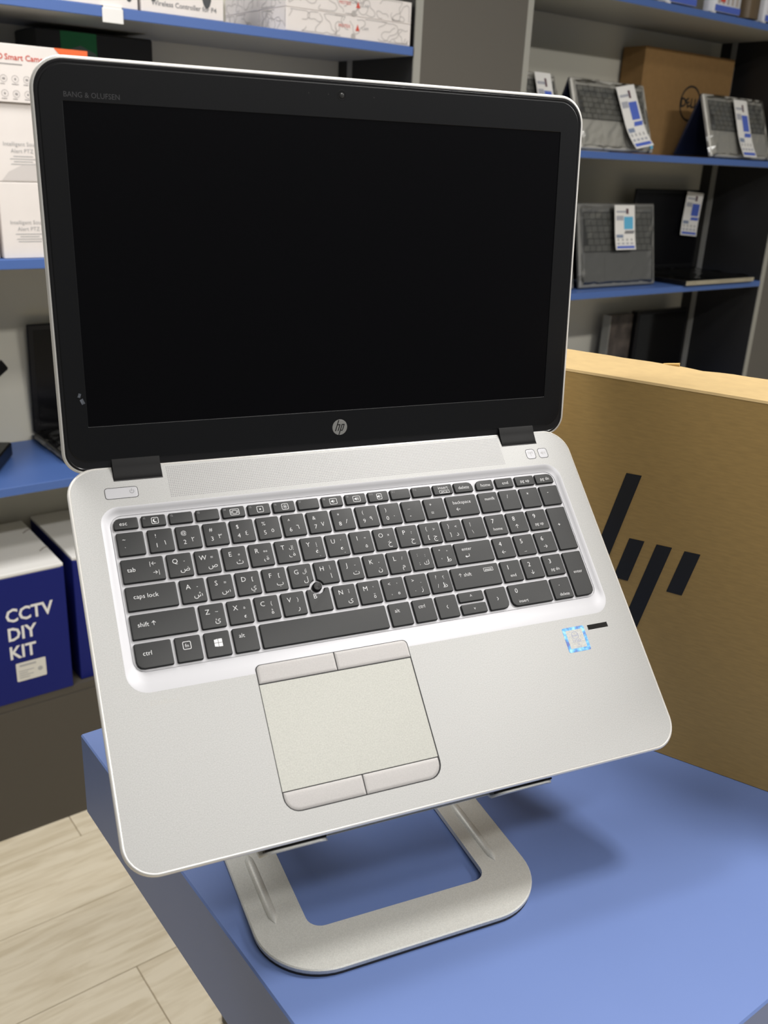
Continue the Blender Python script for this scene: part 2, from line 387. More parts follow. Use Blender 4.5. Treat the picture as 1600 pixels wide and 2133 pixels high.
K(67.9,84.1,*y5,[('win',0,8.4,7.6,0,'ICON')]); K(86.1,102.1,*y5,[W_('alt',3.8,5.4,4.0)])
K(104.1,192.4,*y5); K(194.6,210.5,*y5,[W_('alt',3.8,5.6,3.8)]); K(212.5,228.4,*y5,[W_('ctrl',3.8,5.2,3.8)])
K(230.3,246.2,*y5,[('‹',5.6,7.6,8.0,0,'CENTER')])
K(248.1,268.0,134.7,127.4,[('^',4.2,10,3.8,0,'CENTER')]); K(248.1,268.0,125.8,118.3,[('v',3.4,10,3.6,0,'CENTER')])
K(270.2,286.4,*y5,[('›',5.6,8,8.0,0,'CENTER')],(R1,4.2,R1,R1))
npx = [289.0,307.0,325.0,342.9]
for x,t in zip(npx,('numlk','/','*','-')): K(x,x+(16.3 if t=='-' else KW),*y1,[(t,3.5 if len(t)>1 else 4.4,9 if len(t)>1 else 6.4,5.4,0,'CENTER')])
for r_,yy in ((('7','8','9'),y2),(('4','5','6'),y3),(('1','2','3'),y4)):
    for x,t in zip(npx,r_):
        sub = {'7':'home','8':'↑','9':'pg up','4':'←','6':'→','1':'end','2':'↓','3':'pg dn','5':'_'}[t]
        K(x-.4,x-.4+KW,*yy,[(t,5.0,5.6,5.2,0,'CENTER'),(sub,3.4 if len(sub)>1 else 4.4,8.0 if len(sub)>1 else 6.6,11.6,0,'CENTER')])
K(342.7,359.0,y2[0],y3[1],[('+',4.4,6.6,14.5,0,'CENTER')]); K(342.6,358.7,y4[0],y5[1],[('enter',3.5,8.2,16,0,'CENTER')],(R1,5.0,R1,R1))
K(288.7,322.6,*y5,[('0',5.0,6,5,0,'CENTER'),('insert',3.4,9.4,13,0,'CENTER')],(4.6,R1,R1,R1)); K(324.6,340.6,*y5,[('.',5.0,6.4,4.6,0,'CENTER'),('delete',3.4,8.6,13,0,'CENTER')])
TPX, TPY, TPR = 148.7, 154.4, 5.0
def dens(pts, step=.6):
    out = []
    for i in range(len(pts)):
        a, b = Vector(pts[i]), Vector(pts[(i+1)%len(pts)]); n = max(1,int((b-a).length/step))
        out += [tuple(a+(b-a)*j/n) for j in range(n)]
    return out
KM = {}
def icon(mb, nm, x, y, z):
    if nm == 'win':
        for i in (0,1):
            for j in (0,1):
                a, b = x-2.5+i*2.7, y-2.5+j*2.7; s0 = .12*(1-i)
                mb.flat([(a,b+s0*(1-j)*3),(a+2.4,b),(a+2.4,b+2.4),(a,b+2.4-s0*j*3)],z)
        return
    if nm == 'sq': ring_line(mb, rrect(x-2.6,x+2.6,y-2.4,y+2.8,.8,2), .35, z); return
    w_ = {'moon':2.3,'disp':3.2,'dim':2.3,'bright':2.4,'vol1':2.8,'vol2':2.8,'mic':2.0}[nm]; h_ = 2.3
    ring_line(mb, rrect(x-w_,x+w_,y-h_,y+h_,.8,2), .32, z)
    if nm == 'moon':
        o = [(x+1.35*math.cos(a),y+1.35*math.sin(a)) for a in [math.radians(t) for t in range(60,301,20)]]
        i_ = [(x+.55+1.1*math.cos(a),y+.25+1.1*math.sin(a)) for a in [math.radians(t) for t in range(300,59,-20)]]
        for q in range(len(o)-1): mb.flat([o[q],o[q+1],i_[len(o)-2-q],i_[len(o)-1-q]],z)
    elif nm == 'disp': ring_line(mb, rrect(x-1.5,x+1.5,y-1.3,y+1.3,.3,1), .3, z); mb.flat(rrect(x-2.3,x-2.0,y-1.2,y+1.2,.05,1),z); mb.flat(rrect(x+2.0,x+2.3,y-1.2,y+1.2,.05,1),z)
    elif nm == 'dim': mb.flat(circle(x,y,.6,10),z)
    elif nm == 'bright':
        mb.flat(circle(x,y,.5,8),z)
        for t in range(8):
            a = t*math.pi/4; c_, s_ = math.cos(a), math.sin(a)
            mb.flat([(x+c_*.8-s_*.12,y+s_*.8+c_*.12),(x+c_*1.6-s_*.12,y+s_*1.6+c_*.12),(x+c_*1.6+s_*.12,y+s_*1.6-c_*.12),(x+c_*.8+s_*.12,y+s_*.8-c_*.12)][::-1],z)
    else:
        mb.flat([(x-1.6,y-.5),(x-.9,y-.5),(x,y-1.2),(x,y+1.2),(x-.9,y+.5),(x-1.6,y+.5)],z)
        for q in range({'vol1':1,'vol2':2,'mic':1}[nm]): mb.flat(rrect(x+.5+q*.7,x+.75+q*.7,y-.9-.2*q,y+.9+.2*q,.05,1),z)
KT = -.15
for (x0,x1,yt,yb,r,legs) in keys:
    w_, h_ = x1-x0, yt-yb; cx, cy = (x0+x1)/2, (yt+yb)/2
    special = (abs(cx-TPX) < 14 and abs(cy-TPY) < 14)
    key_id = (round(w_,1),round(h_,1),r) if not special else (x0,yt)
    if key_id not in KM:
        pts = rrect(-w_/2,w_/2,-h_/2,h_/2,r,3)
        if special:
            pts = dens(pts); q = []
            for x,y in pts:
                dx, dy = x+cx-TPX, y+cy-TPY; d = math.hypot(dx,dy)
                if d < TPR: dx, dy = dx*TPR/d, dy*TPR/d
                q.append((TPX+dx-cx, TPY+dy-cy))
            pts = q
        KM[key_id] = sc(MB().prism(pts,[(0,-2.1),(.06,-.6),(.2,-.3),(.42,-.18),(.7,KT)],False,True)).mesh('key',50)
        KM[key_id].materials.append(KEYM)
    ko = obj('key', KM[key_id], None, lap); ko.location = (cx*k,cy*k,0)
    for mi in (0,1):
        mb = MB()
        for (t,s_,dx,dy,m_,al) in legs:
            if m_ != mi: continue
            lx, ly = dx-w_/2, h_/2-dy
            if al == 'ICON': icon(mb,t,lx,ly,KT+.03)
            elif t.startswith('['): 
                if len(t) == 1: put_text(mb,t,s_,lx,ly,KT+.03)
                else:
                    put_text(mb,t[1:-1],s_,lx,ly,KT+.03); hw = len(t)*s_*.22
                    ring_line(mb, rrect(lx-hw,lx+hw,ly-s_*.55,ly+s_*.55,.4,2), .25, KT+.03)
            else: put_text(mb,t,s_,lx,ly,KT+.03,al,bold=-.009)
        if mb.f: obj('key_legend', sc(mb), (LEG,LEGD)[mi], ko)
# ---- pointing stick
tp = MB().rings([z3(circle(TPX,TPY,r_,20),z_) for r_,z_ in ((3.3,-2.1),(3.3,.2),(2.9,.8),(2.2,.95),(1.2,.75))])
obj('pointing_stick', sc(tp), BLKP, lap, 45)
# ---- touchpad and its four buttons
gap = MB().prism(rrect(95.6,200.9,16.2,108.6,(10,10,3.5,3.5),6),[(0,-.7),(0,.04)],False,True)
obj('touchpad_frame', sc(gap), DARK, lap)
obj('touchpad', sc(rprism(96.0,200.0,29.3,95.6,.3,[(0,-.5),(0,.10),(.1,.14)],2)), ALU_PAD, lap)
def btn(x0,x1,y0,y1,r): obj('touchpad_button', sc(rprism(x0,x1,y0,y1,r,[(0,-.5),(0,.05),(.35,.2),(2.0,.26)],6)), ALU_BTN, lap, 40)
btn(96.3,148.2,96.4,108.2,(.4,.4,.4,3.2)); btn(148.9,200.4,96.4,108.2,(.4,.4,3.2,.4))
btn(96.3,147.0,16.8,28.7,(9,.4,.4,.4)); btn(147.7,199.6,16.8,28.7,(.4,9,.4,.4))
# ---- power and function buttons
def pbtn(nm,x0,x1,y0,y1,r):
    obj(nm+'_surround', sc(MB().prism(rrect(x0-.42,x1+.42,y0-.42,y1+.42,r+.4,5),[(0,-.3),(0,.03)],False,True)), DARK, lap)
    return obj(nm, sc(MB().prism(rrect(x0,x1,y0,y1,r,5),[(0,-.3),(0,.06),(.5,.10)],False,True)), TRAY, lap)
b = pbtn('power_button',23.4,44.0,233.8,241.2,1.6)
mb = MB()
def arc(mb,cx,cy,r,a0,a1,wd,z,n=14):
    pts = [math.radians(a0+(a1-a0)*i/n) for i in range(n+1)]
    for p,q in zip(pts,pts[1:]): mb.flat([(cx+(r-wd)*math.cos(p),cy+(r-wd)*math.sin(p)),(cx+r*math.cos(p),cy+r*math.sin(p)),(cx+r*math.cos(q),cy+r*math.sin(q)),(cx+(r-wd)*math.cos(q),cy+(r-wd)*math.sin(q))],z)
arc(mb,40.4,238,1.5,125,415,.35,.14); mb.flat(rrect(40.22,40.58,238,240,.05,1),.14)
obj('power_symbol', sc(mb), GREYP, b)
b = pbtn('wireless_button',342.6,350.2,233.6,241.4,1.8)
mb = MB(); mb.flat(rrect(346.2,346.6,235.6,238.6,.05,1),.14); mb.flat(circle(346.4,238.7,.5,8),.14)
for r_ in (1.3,2.1): arc(mb,346.4,238.7,r_,-40,40,.3,.14,6); arc(mb,346.4,238.7,r_,140,220,.3,.14,6)
obj('wireless_symbol', sc(mb), GREYL, b)
b = pbtn('mute_button',353.7,361.4,233.6,241.4,1.8)
mb = MB(); mb.flat([(355.6,237),(356.5,237),(357.5,236),(357.5,239.2),(356.5,238.2),(355.6,238.2)],.14)
for r_ in (1.2,2.0): arc(mb,357.6,237.6,r_,-40,40,.3,.14,6)
obj('mute_symbol', sc(mb), GREYL, b)
# ---- speaker grille: perforations
mb = MB(); hexa = [(math.cos(i*math.pi/3),math.sin(i*math.pi/3)) for i in range(6)]
nx, ny = 206, 18
for i in range(nx):
    for j in range(ny):
        x, y = 65.3+i*1.247, 231.4+j*1.30
        mb.flat([(x+.33*a,y+.33*b_) for a,b_ in hexa], .02)
obj('speaker_grille', sc(mb), mat('grille_holes',(.20,.19,.21),.7), lap, kind='stuff', label='band of tiny speaker perforations above the keys')
# ---- sticker, fingerprint reader, lettering
def holo():
    m = bpy.data.materials.new('iridescent_blue_foil'); m.use_nodes = True; b_ = m.node_tree.nodes['Principled BSDF']; L = m.node_tree.links.new
    tc = nd(m,'ShaderNodeTexCoord'); n = nd(m,'ShaderNodeTexNoise'); n.inputs['Scale'].default_value = 220
    r = nd(m,'ShaderNodeValToRGB'); e = r.color_ramp.elements; e[0].position = .35; e[0].color = (.10,.16,.50,1); e[1].position = .65; e[1].color = (.35,.75,.95,1)
    x = e.new(.5); x.color = (.10,.40,.80,1)
    L(tc.outputs['Object'],n.inputs[0]); L(n.outputs['Fac'],r.inputs[0]); L(r.outputs[0],b_.inputs['Base Color']); b_.inputs['Roughness'].default_value = .3; return m
st = obj('processor_sticker', sc(MB().prism(rrect(320.2,338.8,78,96.3,1.2,3),[(0,0),(0,.08)],False,True)), holo(), lap)
obj('sticker_panel', sc(MB().prism(rrect(322.6,336.4,80.6,94.2,.5,2),[(0,.05),(0,.11)],False,True)), mat('sticker_pearl',(.43,.43,.41),.35,.2,noise=.15,nscale=900), st)
mb = MB(); arc(mb,329.3,90,2.9,20,380,.3,.13,20); put_text(mb,'intel',2.7,329.3,90,.13); put_text(mb,'CORE',2.8,329.6,85.6,.13); put_text(mb,'i5',2.6,330,83.2,.13); put_text(mb,'inside',1.7,330,81.5,.13)
obj('sticker_lettering', sc(mb), mat('sticker_ink',(.25,.28,.45),.4), st)
fp = obj('fingerprint_reader', sc(rprism(341.8,359.4,92.1,95.7,.3,[(0,-.3),(0,.05),(.3,.08)],2)), mat('fingerprint_black',(.008,.008,.008),.12), lap)
mb = MB(); put_text(mb,'EliteBook',4.6,29,96.5,.02,'LEFT'); obj('model_lettering', sc(mb), mat('engraved_grey',(.40,.39,.375),.45,.4), lap)
# ---- hinges
for x0,x1 in ((30.5,61.6),(323.9,354.6)):
    prof = [(246.6,-1.0),(246.8,.0),(247.8,.5),(250,1.1),(253,1.5),(256,2.2),(259.5,3.4),(262,3.6),(264,1.0),(262,-4.0),(256,-6)]
    mb = MB().rings([[(x0,y,z) for y,z in prof],[(x1,y,z) for y,z in prof]])
    obj('hinge', sc(mb), mat('hinge_black',(.004,.004,.0045),.5,spec=.2), lap, 40)
    obj('hinge_gap', sc(MB().prism(rrect(x0-.5,x1+.5,246.1,259,.2,1),[(0,-.2),(0,.05)],False,True)), DARK, lap)

# ---- lid (local: x right, y up the lid, z towards the viewer)
LA = math.radians(41.4)
LL = 250.3
lout = rrect(0,BW,0,LL,(15,15,20,20),12)
lid = obj('lid', sc(MB().prism(lout,[(10,-6.6),(4,-6.2),(1.2,-5.0),(.1,-3.4),(0,-2.2),(0,-1.2),(.3,-.4),(1.0,.05),(1.9,.0)],True,True)), ALU_RIM, lap, 40)
lid.location = (0,.2544,-.0027); lid.rotation_euler = (LA,0,0)
obj('lid_gasket', sc(MB().prism(lout,[(1.9,-.02),(2.0,.02),(2.9,.02),(3.1,.3),(3.45,.3),(3.7,.02)],False,True)), GASK, lid, 30)
scr = rrect(17.4,364.2,31.0,225.7,.6,2)
bo = rrect(4.3,BW-4.3,8.2,LL-4.5,(13,13,16.5,16.5),12)
mb = MB().prism(bo,[(0,-.05),(0,.22),(.5,.42)],False,False); mb.holed(inset(bo,.5),[scr],.42)
mb.rings([z3(scr,.42),z3(inset(scr,.25),.28),z3(inset(scr,.3),-.0)],False,False)
obj('bezel', sc(mb), BEZEL, lid)
obj('screen', sc(MB().flat(inset(scr,.1),.06)), SCREEN, lid)
# webcam, microphones, logo, lettering
wc = MB().rings([z3(circle(192.8,239.4,r_,20),z_) for r_,z_ in ((3.3,.44),(3.0,.47),(2.7,.44))],False,True); obj('webcam_ring', sc(wc), BLKP, lid)
obj('webcam_lens', sc(MB().rings([z3(circle(192.8,239.4,r_,16),z_) for r_,z_ in ((1.6,.46),(1.2,.7),(.5,.8))],False,True)), mat('lens_glass',(.05,.05,.05),.08), lid, 60)
for x in (170,183.5,215.7): obj('microphone_hole', sc(MB().flat(circle(x,239.4,.42,8),.45)), DARK, lid)
mb = MB(); put_text(mb,'BANG & OLUFSEN',4.3,18.2,229.0,.45,'LEFT',sx=.93); obj('audio_lettering', sc(mb), mat('bezel_print',(.055,.055,.06),.4), lid)
lg = obj('round_logo', sc(MB().rings([z3(circle(191.2,19.0,r_,32),z_) for r_,z_ in ((5.7,.40),(5.65,.5),(5.4,.55))],False,True)), mat('logo_silver',(.36,.36,.35),.4,.4), lid)
mb = MB(); LX, LY, LZ = 191.2, 19.0, .57
def sl(pts): mb.flat([(LX+x+y*.33,LY+y) for x,y in pts],LZ)
sl([(-2.9,-2.6),(-2.1,-2.6),(-2.1,5.3),(-2.9,5.3)]); sl([(-2.1,1.55),(-.35,1.55),(-.35,2.3),(-2.1,2.3)]); sl([(-.9,-2.6),(-.1,-2.6),(-.1,1.9),(-.35,2.3),(-.9,2.3)])
sl([(.75,-5.5),(1.5,-5.5),(1.5,2.3),(.75,2.3)]); sl([(1.5,1.55),(3.0,1.55),(3.0,2.3),(1.5,2.3)]); sl([(1.5,-2.6),(3.0,-2.6),(3.0,-1.85),(1.5,-1.85)]); sl([(2.4,-1.85),(3.15,-1.85),(3.15,1.9),(2.4,1.9)])
obj('logo_letters', sc(mb), DARK, lg)
# lifted bits of screen film
mb = MB()
for cx_,cy_,w2,h2,rz in ((15.2,48,2.2,3.4,.4),(13.6,52,1.6,2.6,-.3)):
    c_,s_ = math.cos(rz),math.sin(rz)
    mb.add([(cx_+a*w2*c_-b_*h2*s_, cy_+a*w2*s_+b_*h2*c_, .5+.4*((a*b_)!=0)*(i%2)) for i,(a,b_) in enumerate(((-.5,-.5),(.5,-.5),(.5,.5),(-.5,.5),(0,0)))],[(0,1,4),(1,2,4),(2,3,4),(3,0,4)])
obj('film_scrap', sc(mb), mat('film_scrap_clear',(.5,.55,.65),.25,alpha=.25), lid)

# ================================================================== LAPTOP STAND
st = thing('laptop_stand', 'silver aluminium laptop stand with open rectangular foot on the blue table', 'laptop stand', (0,0,TABLE))
so = rrect(.0795,.2795,-.0175,.222,.044,14); si = rrect(.1148,.245,.0174,.185,.010,6)
mb = MB().prism(so,[(.0004,.0022),(0,.003),(0,.0052),(.0008,.006)],False,False); mb.holed(inset(so,.0008),[si],.006)
mb.rings([z3(si,.006),z3(si,.0022)],False,False); 
dn = MB().holed(inset(so,.0004),[si],.0022); dn.f = [f[::-1] for f in dn.f]; mb.add(dn.v,dn.f)
obj('foot_frame', mb, STANDM, st, 40)
fp_ = MB(); so2 = inset(so,.0006); fp_.prism(so2,[(0,0),(0,.0022)],False,False)
obj('rubber_base_pad', fp_, RUB, st)
for x in (.0950,.2588):
    mb = MB(); n = 12
    pts = [(x,.030+i*.068/n,.0058) for i in range(n+1)]; rr = [.0031*min(1,math.sqrt(max(.02,1-((i/n*2-1)**8)))) for i in range(n+1)]
    mb.tube(pts, [max(.0004,a*1.15) for a in rr], 10); mb.v = [(a,b_,.0058+(c_-.0058)*.75) for a,b_,c_ in mb.v]
    obj('pressed_rib', mb, STANDM, st, 60)
cT, sT = math.cos(TILT), math.sin(TILT)
def LP(x,y,z): return Vector((x, y*cT - z*sT, 1.02-TABLE + y*sT + z*cT))
for x in (.0975,.2615):
    p0 = Vector((x,.205,.006)); p1 = LP(x,.165,-.0225); d = (p1-p0).normalized(); nrm = d.cross(Vector((1,0,0))).normalized()
    mb = MB(); hw, ht = .0165,.003
    rings = []
    for p in (p0,p1): rings.append([p+Vector((hw,0,0))-nrm*ht,p+Vector((hw,0,0))+nrm*ht,p-Vector((hw,0,0))+nrm*ht,p-Vector((hw,0,0))-nrm*ht])
    mb.rings(rings); obj('arm', mb, STANDM, st)
    obj('hinge_barrel', MB().tube([p1-Vector((.02,0,0)),p1+Vector((.02,0,0))],.0065,14), STANDM, st, 50)
pl_o = rrect(.078,.281,.0,.215,.02,6); pl_i = rrect(.125,.234,.04,.18,.015,5)
mb = MB(); mb.holed(pl_o,[pl_i],-.0172); d2 = MB().holed(pl_o,[pl_i],-.0206); d2.f = [f[::-1] for f in d2.f]; mb.add(d2.v,d2.f)
mb.rings([z3(pl_o,-.0206),z3(pl_o,-.0172)],False,False); mb.rings([z3(pl_i,-.0172),z3(pl_i,-.0206)],False,False)
mb.v = [tuple(LP(*v)) for v in mb.v]; obj('support_plate', mb, STANDM, st)
for x0,x1 in ((.078,.1205),(.2355,.281)):
    prof = [(.006,-.0206),(.0012,-.0204),(-.0014,-.018),(-.0028,-.0120),(-.0030,-.0068),(-.0025,-.0056),(-.0014,-.0054),(-.0010,-.0064),(-.0008,-.0120),(.001,-.0155),(.003,-.0172),(.006,-.0172)]
    xs = [(x0,.35),(x0+.003,.85),(x0+.007,1),(x1-.007,1),(x1-.003,.85),(x1,.35)]
    mb = MB().rings([[tuple(LP(x,y,-.0172+(z+.0172)*(s_ if z>-.0172 else 1))) for y,z in prof] for x,s_ in xs])
    lp_ = obj('front_lip', mb, STANDM, st, 50)
    mb = MB().box(x0+.002,x1-.002,-.0009,.0002,-.0130,-.0068); mb.v = [tuple(LP(*v)) for v in mb.v]
    obj('lip_rubber_pad', mb, RUB, lp_)

# ================================================================== LAPTOP CARTON LEANING UPRIGHT ON THE TABLE
BU = Vector((.5599,-.8286,0)); bang = math.atan2(BU.y,BU.x)
bx = thing('laptop_carton', 'large brown cardboard carton with black slashed logo standing on the blue table', 'box', (.4597,.1057,TABLE), (0,0,bang))
H_, W0, W1, DP = .3178, -.262, .206, .080      # local x along the face, y into the box
obj('body', MB().bbox(W0,W1,0,DP,0,H_-.0006,.0005), CARD, bx)
# top tuck flap with a worn rear edge
n = 40; top = []
for i in range(n+1):
    x = W0+(W1-W0)*i/n; wob = .0006*math.sin(i*2.1)+.0004*math.sin(i*5.3)
    if -.05 < x < .03: wob += -.005*math.exp(-((x+.030)/.012)**2)
    top.append((x, DP+wob))
mb = MB(); vs = [(x,-.0002,H_-.0014) for x,_ in top]+[(x,y,H_-.0014) for x,y in top]+[(x,.0008,H_+.0004) for x,_ in top]+[(x,y,H_+.0004) for x,y in top]
m1 = n+1; fs = []
for i in range(n):
    fs += [(2*m1+i,2*m1+i+1,3*m1+i+1,3*m1+i),(i,i+1,2*m1+i+1,2*m1+i),(m1+i+1,m1+i,3*m1+i,3*m1+i+1)]
mb.add(vs,fs); obj('top_flap', mb, mat('kraft_cardboard_top',(.40,.285,.13),.85,noise=.05,nscale=90), bx)
tt = obj('torn_tab', MB().add([(-.064,DP-.002,H_),(-.048,DP-.003,H_+.0004),(-.049,DP+.0005,H_+.0030),(-.062,DP,H_+.0010),(-.049,DP-.003,H_+.0024)],[(0,1,4),(1,2,4),(2,3,4),(3,0,4)]), CARD, bx)
mb = MB(); wS = .0126; slope = .2285
def slash(x_top,z_top,z_bot):
    dx = -(z_top-z_bot)*slope
    mb.add([(x_top,-.0003,z_top),(x_top+wS,-.0003,z_top+.0004),(x_top+wS+dx,-.0003,z_bot),(x_top+dx,-.0003,z_bot)],[(0,3,2,1)])
    obj('printed_slash', mb, INK, bx)
for a in ((-.0571,.2425,.1505),(-.0468,.1882,.1505),(-.0242,.1886,.0930),(-.0016,.1887,.1505)):
    mb = MB(); slash(*a)

# ================================================================== STOCK ON THE SHELVES
def wthing(name, label, cat, s, dn, z, rz=0, group=None): return thing(name, label, cat, WP(s,dn,z), (0,0,ANG+rz), group)
def put(mb): return front(mb)
def bars(mb, x0, x1, z, n, h=.0018, gap=.0045, center=False):
    for i in range(n):
        ww = (x1-x0)*random.uniform(.55,1); c0 = (x0+x1)/2-ww/2 if center else x0
        mb.flat([(c0,z-i*gap),(c0+ww,z-i*gap),(c0+ww,z-i*gap+h),(c0,z-i*gap+h)],.0004)
# ---- top left shelf: controller cartons, thin decorated cartons, price clip
def swirl(mb, x0,x1,z0,z1, n, seed):
    rnd = random.Random(seed)
    for i in range(n):
        cx, cz = rnd.uniform(x0,x1), rnd.uniform(z0,z1); r = rnd.uniform(.012,.026); a0 = rnd.uniform(0,360); sp = rnd.uniform(150,330)
        m = 14; pts = []
        for q in range(m+1):
            a = math.radians(a0+sp*q/m); rr = r*(1+.35*math.sin(3*a+i)); pts.append((min(max(cx+rr*math.cos(a),x0),x1), min(max(cz+rr*.8*math.sin(a),z0),z1)))
        for p_,q_ in zip(pts,pts[1:]):
            d = Vector((q_[0]-p_[0],q_[1]-p_[1]))
            if d.length < 1e-5: continue
            nn = Vector((-d.y,d.x)).normalized()*.0008
            mb.flat([(p_[0]+nn.x,p_[1]+nn.y),(p_[0]-nn.x,p_[1]-nn.y),(q_[0]-nn.x,q_[1]-nn.y),(q_[0]+nn.x,q_[1]+nn.y)],.0003)
    return mb
PALE = mat('pale_line_print',(.50,.47,.45),.6)
for (s0,w_,lab) in ((.437,.166,'white controller carton left of the one reading wireless controller'),(.610,.159,'white carton reading wireless controller on the top left shelf')):
    c = wthing('controller_carton', lab, 'box', s0, .004, 1.6095, 0, 'controller cartons on the top left shelf')
    obj('body', MB().bbox(0,w_,0,.07,0,.165,.001), WHITEW, c)
    obj('line_art', put(swirl(MB(),.004,w_-.004,.032,.16,9,int(s0*1000))), PALE, c)
    for x in ((.022,.125) if s0 > .5 else (.09,.15)):
        mb = MB(); pts = [(x+.011*math.cos(a)*(1 if math.sin(a)>0 else .95),.047+(.030 if s0>.5 else .036)*math.sin(a)) for a in [2*math.pi*i/20 for i in range(20)]]
        mb.flat(pts,.0005); obj('controller_picture', put(mb), mat('dark_picture',(.05,.055,.06),.4), c)
    if s0 > .5:
        mb = MB(); put_text(mb,'Wireless Controller for P4',.0115,.018,.0155,.0005,'LEFT',bold=.012); bars(mb,.045,.078,.036,1,.0012); bars(mb,.083,.108,.034,1,.0012)
        obj('lettering', put(mb), GREYP, c)
for (s0,dn,z0,d_,nm) in ((.902,.003,1.6095,.104,'lower front'),(.902,.003,1.6505,.104,'upper front'),(.902,.109,1.6095,.14,'lower rear'),(.902,.109,1.6505,.14,'upper rear')):
    c = wthing('slim_carton', 'slim white carton with faint line art, '+nm+' of the stack beside the column', 'box', s0, dn, z0, 0, 'slim cartons on the top left shelf')
    obj('body', MB().bbox(0,.303,0,d_,0,.0405,.0008), WHITEW, c)
    if 'front' in nm:
        obj('line_art', put(swirl(MB(),.006,.297,.003,.038,14,int(z0*1000))), PALE, c)
        mb = MB(); put_text(mb,'MOTEX',.0085,.135,.021,.0006,'CENTER'); mb.flat([(.162,.015),(.172,.015),(.167,.027)],.0006); obj('red_lettering', put(mb), REDP, c)
        mb = MB(); put_text(mb,'LAM',.0085,.186,.0205,.0006,'CENTER'); obj('grey_lettering', put(mb), GREYL, c)
        mb = MB(); mb.flat(circle(.157,.0045,.0055,14),.0006); obj('thumb_notch', put(mb), mat('notch_shadow',(.45,.42,.40),.7), c)
    sd = swirl(MB(),.004,d_-.004,.003,.038,6,int(z0*900+dn*99)); sd.v = [(-.0003,x,y) for x,y,z in sd.v]; sd.f = [f[::-1] for f in sd.f]
    obj('side_line_art', sd, PALE, c)
pc = wthing('shelf_label_clip', 'white plastic label clip hooked over the top left shelf edge', 'label clip', .536, -.0025, 1.584)
obj('front_plate', MB().bbox(0,.037,0,.0015,0,.0225,.0005), WHITE, pc); obj('top_hook', MB().bbox(0,.037,.0005,.012,.0258,.0268,.0003), WHITE, pc)
obj('clip_back', MB().box(.002,.035,.0006,.0014,.022,.0262), WHITE, pc)
# ---- second left shelf: camera cartons
def camcarton(s0,w_,z0,h_,lab,dn=.01,kind=0):
    c = wthing('camera_carton', lab, 'box', s0, dn, z0, 0, 'white camera cartons on the left shelf')
    obj('body', MB().bbox(0,w_,0,.15,0,h_,.001), WHITEW, c); return c
for z0,lab,rel in ((1.1955,'lower white camera carton standing on the blue shelf behind the screen',0),(1.3228,'white alert camera carton between the lower and the smart camera cartons',1)):
    c = camcarton(.340,.105,z0,.1265-.0022*rel,lab)
    mb = MB(); put_text(mb,'Intelligent Sound',.0092,.0145,.0605,.0006,'LEFT'); put_text(mb,'Alert PTZ Camera',.0092,.0265,.0495,.0006,'LEFT'); bars(mb,.018,.075,.0405,4,.0012,.0042,True)
    obj('lettering', put(mb), GREYL, c)
    mb = MB()
    if rel: mb.flat([(.008,.002),(.10,.002),(.10,.034),(.045,.028),(.02,.016)],.0003); obj('printed_shade', put(mb), mat('pale_grey_print',(.62,.58,.56),.6), c)
c = camcarton(.165,.168,1.1955,.1265,'white and orange carton at the left edge, on the shelf beside camera cartons',.012)
mb = MB().flat([(.10,.06),(.168,.035),(.168,.098),(.13,.098)],.0005); obj('orange_panel', put(mb), ORANGE, c)
c = camcarton(.165,.168,1.3228,.1243,'plain white carton stacked on the orange and white carton at the left edge',.012)
obj('tape_strip', put(MB().flat([(.07,0),(.10,0),(.10,.124),(.07,.124)],.0003)), WHITE, c)
c = camcarton(.225,.282,1.4478,.0885,'white smart camera carton with red title, topmost of its stack',.004)
mb = MB(); put_text(mb,'Smart Camera',.0125,.143,.0685,.0006,'LEFT',bold=.012); put_text(mb,'HD',.0125,.1225,.0685,.0006,'LEFT',bold=.012); obj('red_title', put(mb), REDP, c)
mb = MB(); bars(mb,.13,.20,.0575,1,.0016)
for i,x in enumerate((.139,.1575,.1765,.195)):
    for j,z in enumerate((.036,.0135)):
        ring_line(mb, circle(x,z,.0056,18), .0005, .0005); 
        if (i+j)%2: mb.flat(circle(x,z,.0018,8),.0005)
        else: mb.flat([(x-.0022,z-.0015),(x+.0022,z-.0015),(x+.0022,z+.0015),(x-.0022,z+.0015)],.0005)
        bars(mb,x-.006,x+.006,z-.0085,1,.001)
obj('icon_print', put(mb), mat('icon_grey',(.30,.28,.28),.6), c)
mb = MB().flat([(.235,.078),(.2825,.078),(.2825,.0888),(.225,.0888)],.0006); obj('orange_corner', put(mb), ORANGE, c)
c = wthing('console_carton', 'black carton with a green panel standing behind the camera cartons', 'box', .472, .165, 1.1955)
obj('body', MB().bbox(0,.227,0,.115,0,.386,.003), BLKC, c)
obj('green_panel', put(MB().flat([(.047,.05),(.115,.05),(.115,.384),(.047,.384)],.0006)), GREEN, c)
obj('console_picture', put(MB().flat([(.056,.352),(.084,.362),(.113,.350),(.113,.335),(.056,.335)],.0008)), mat('console_grey',(.12,.16,.14),.5), c)
mb = MB(); put_text(mb,'48 MP4K',.010,.17,.345,.0008); 
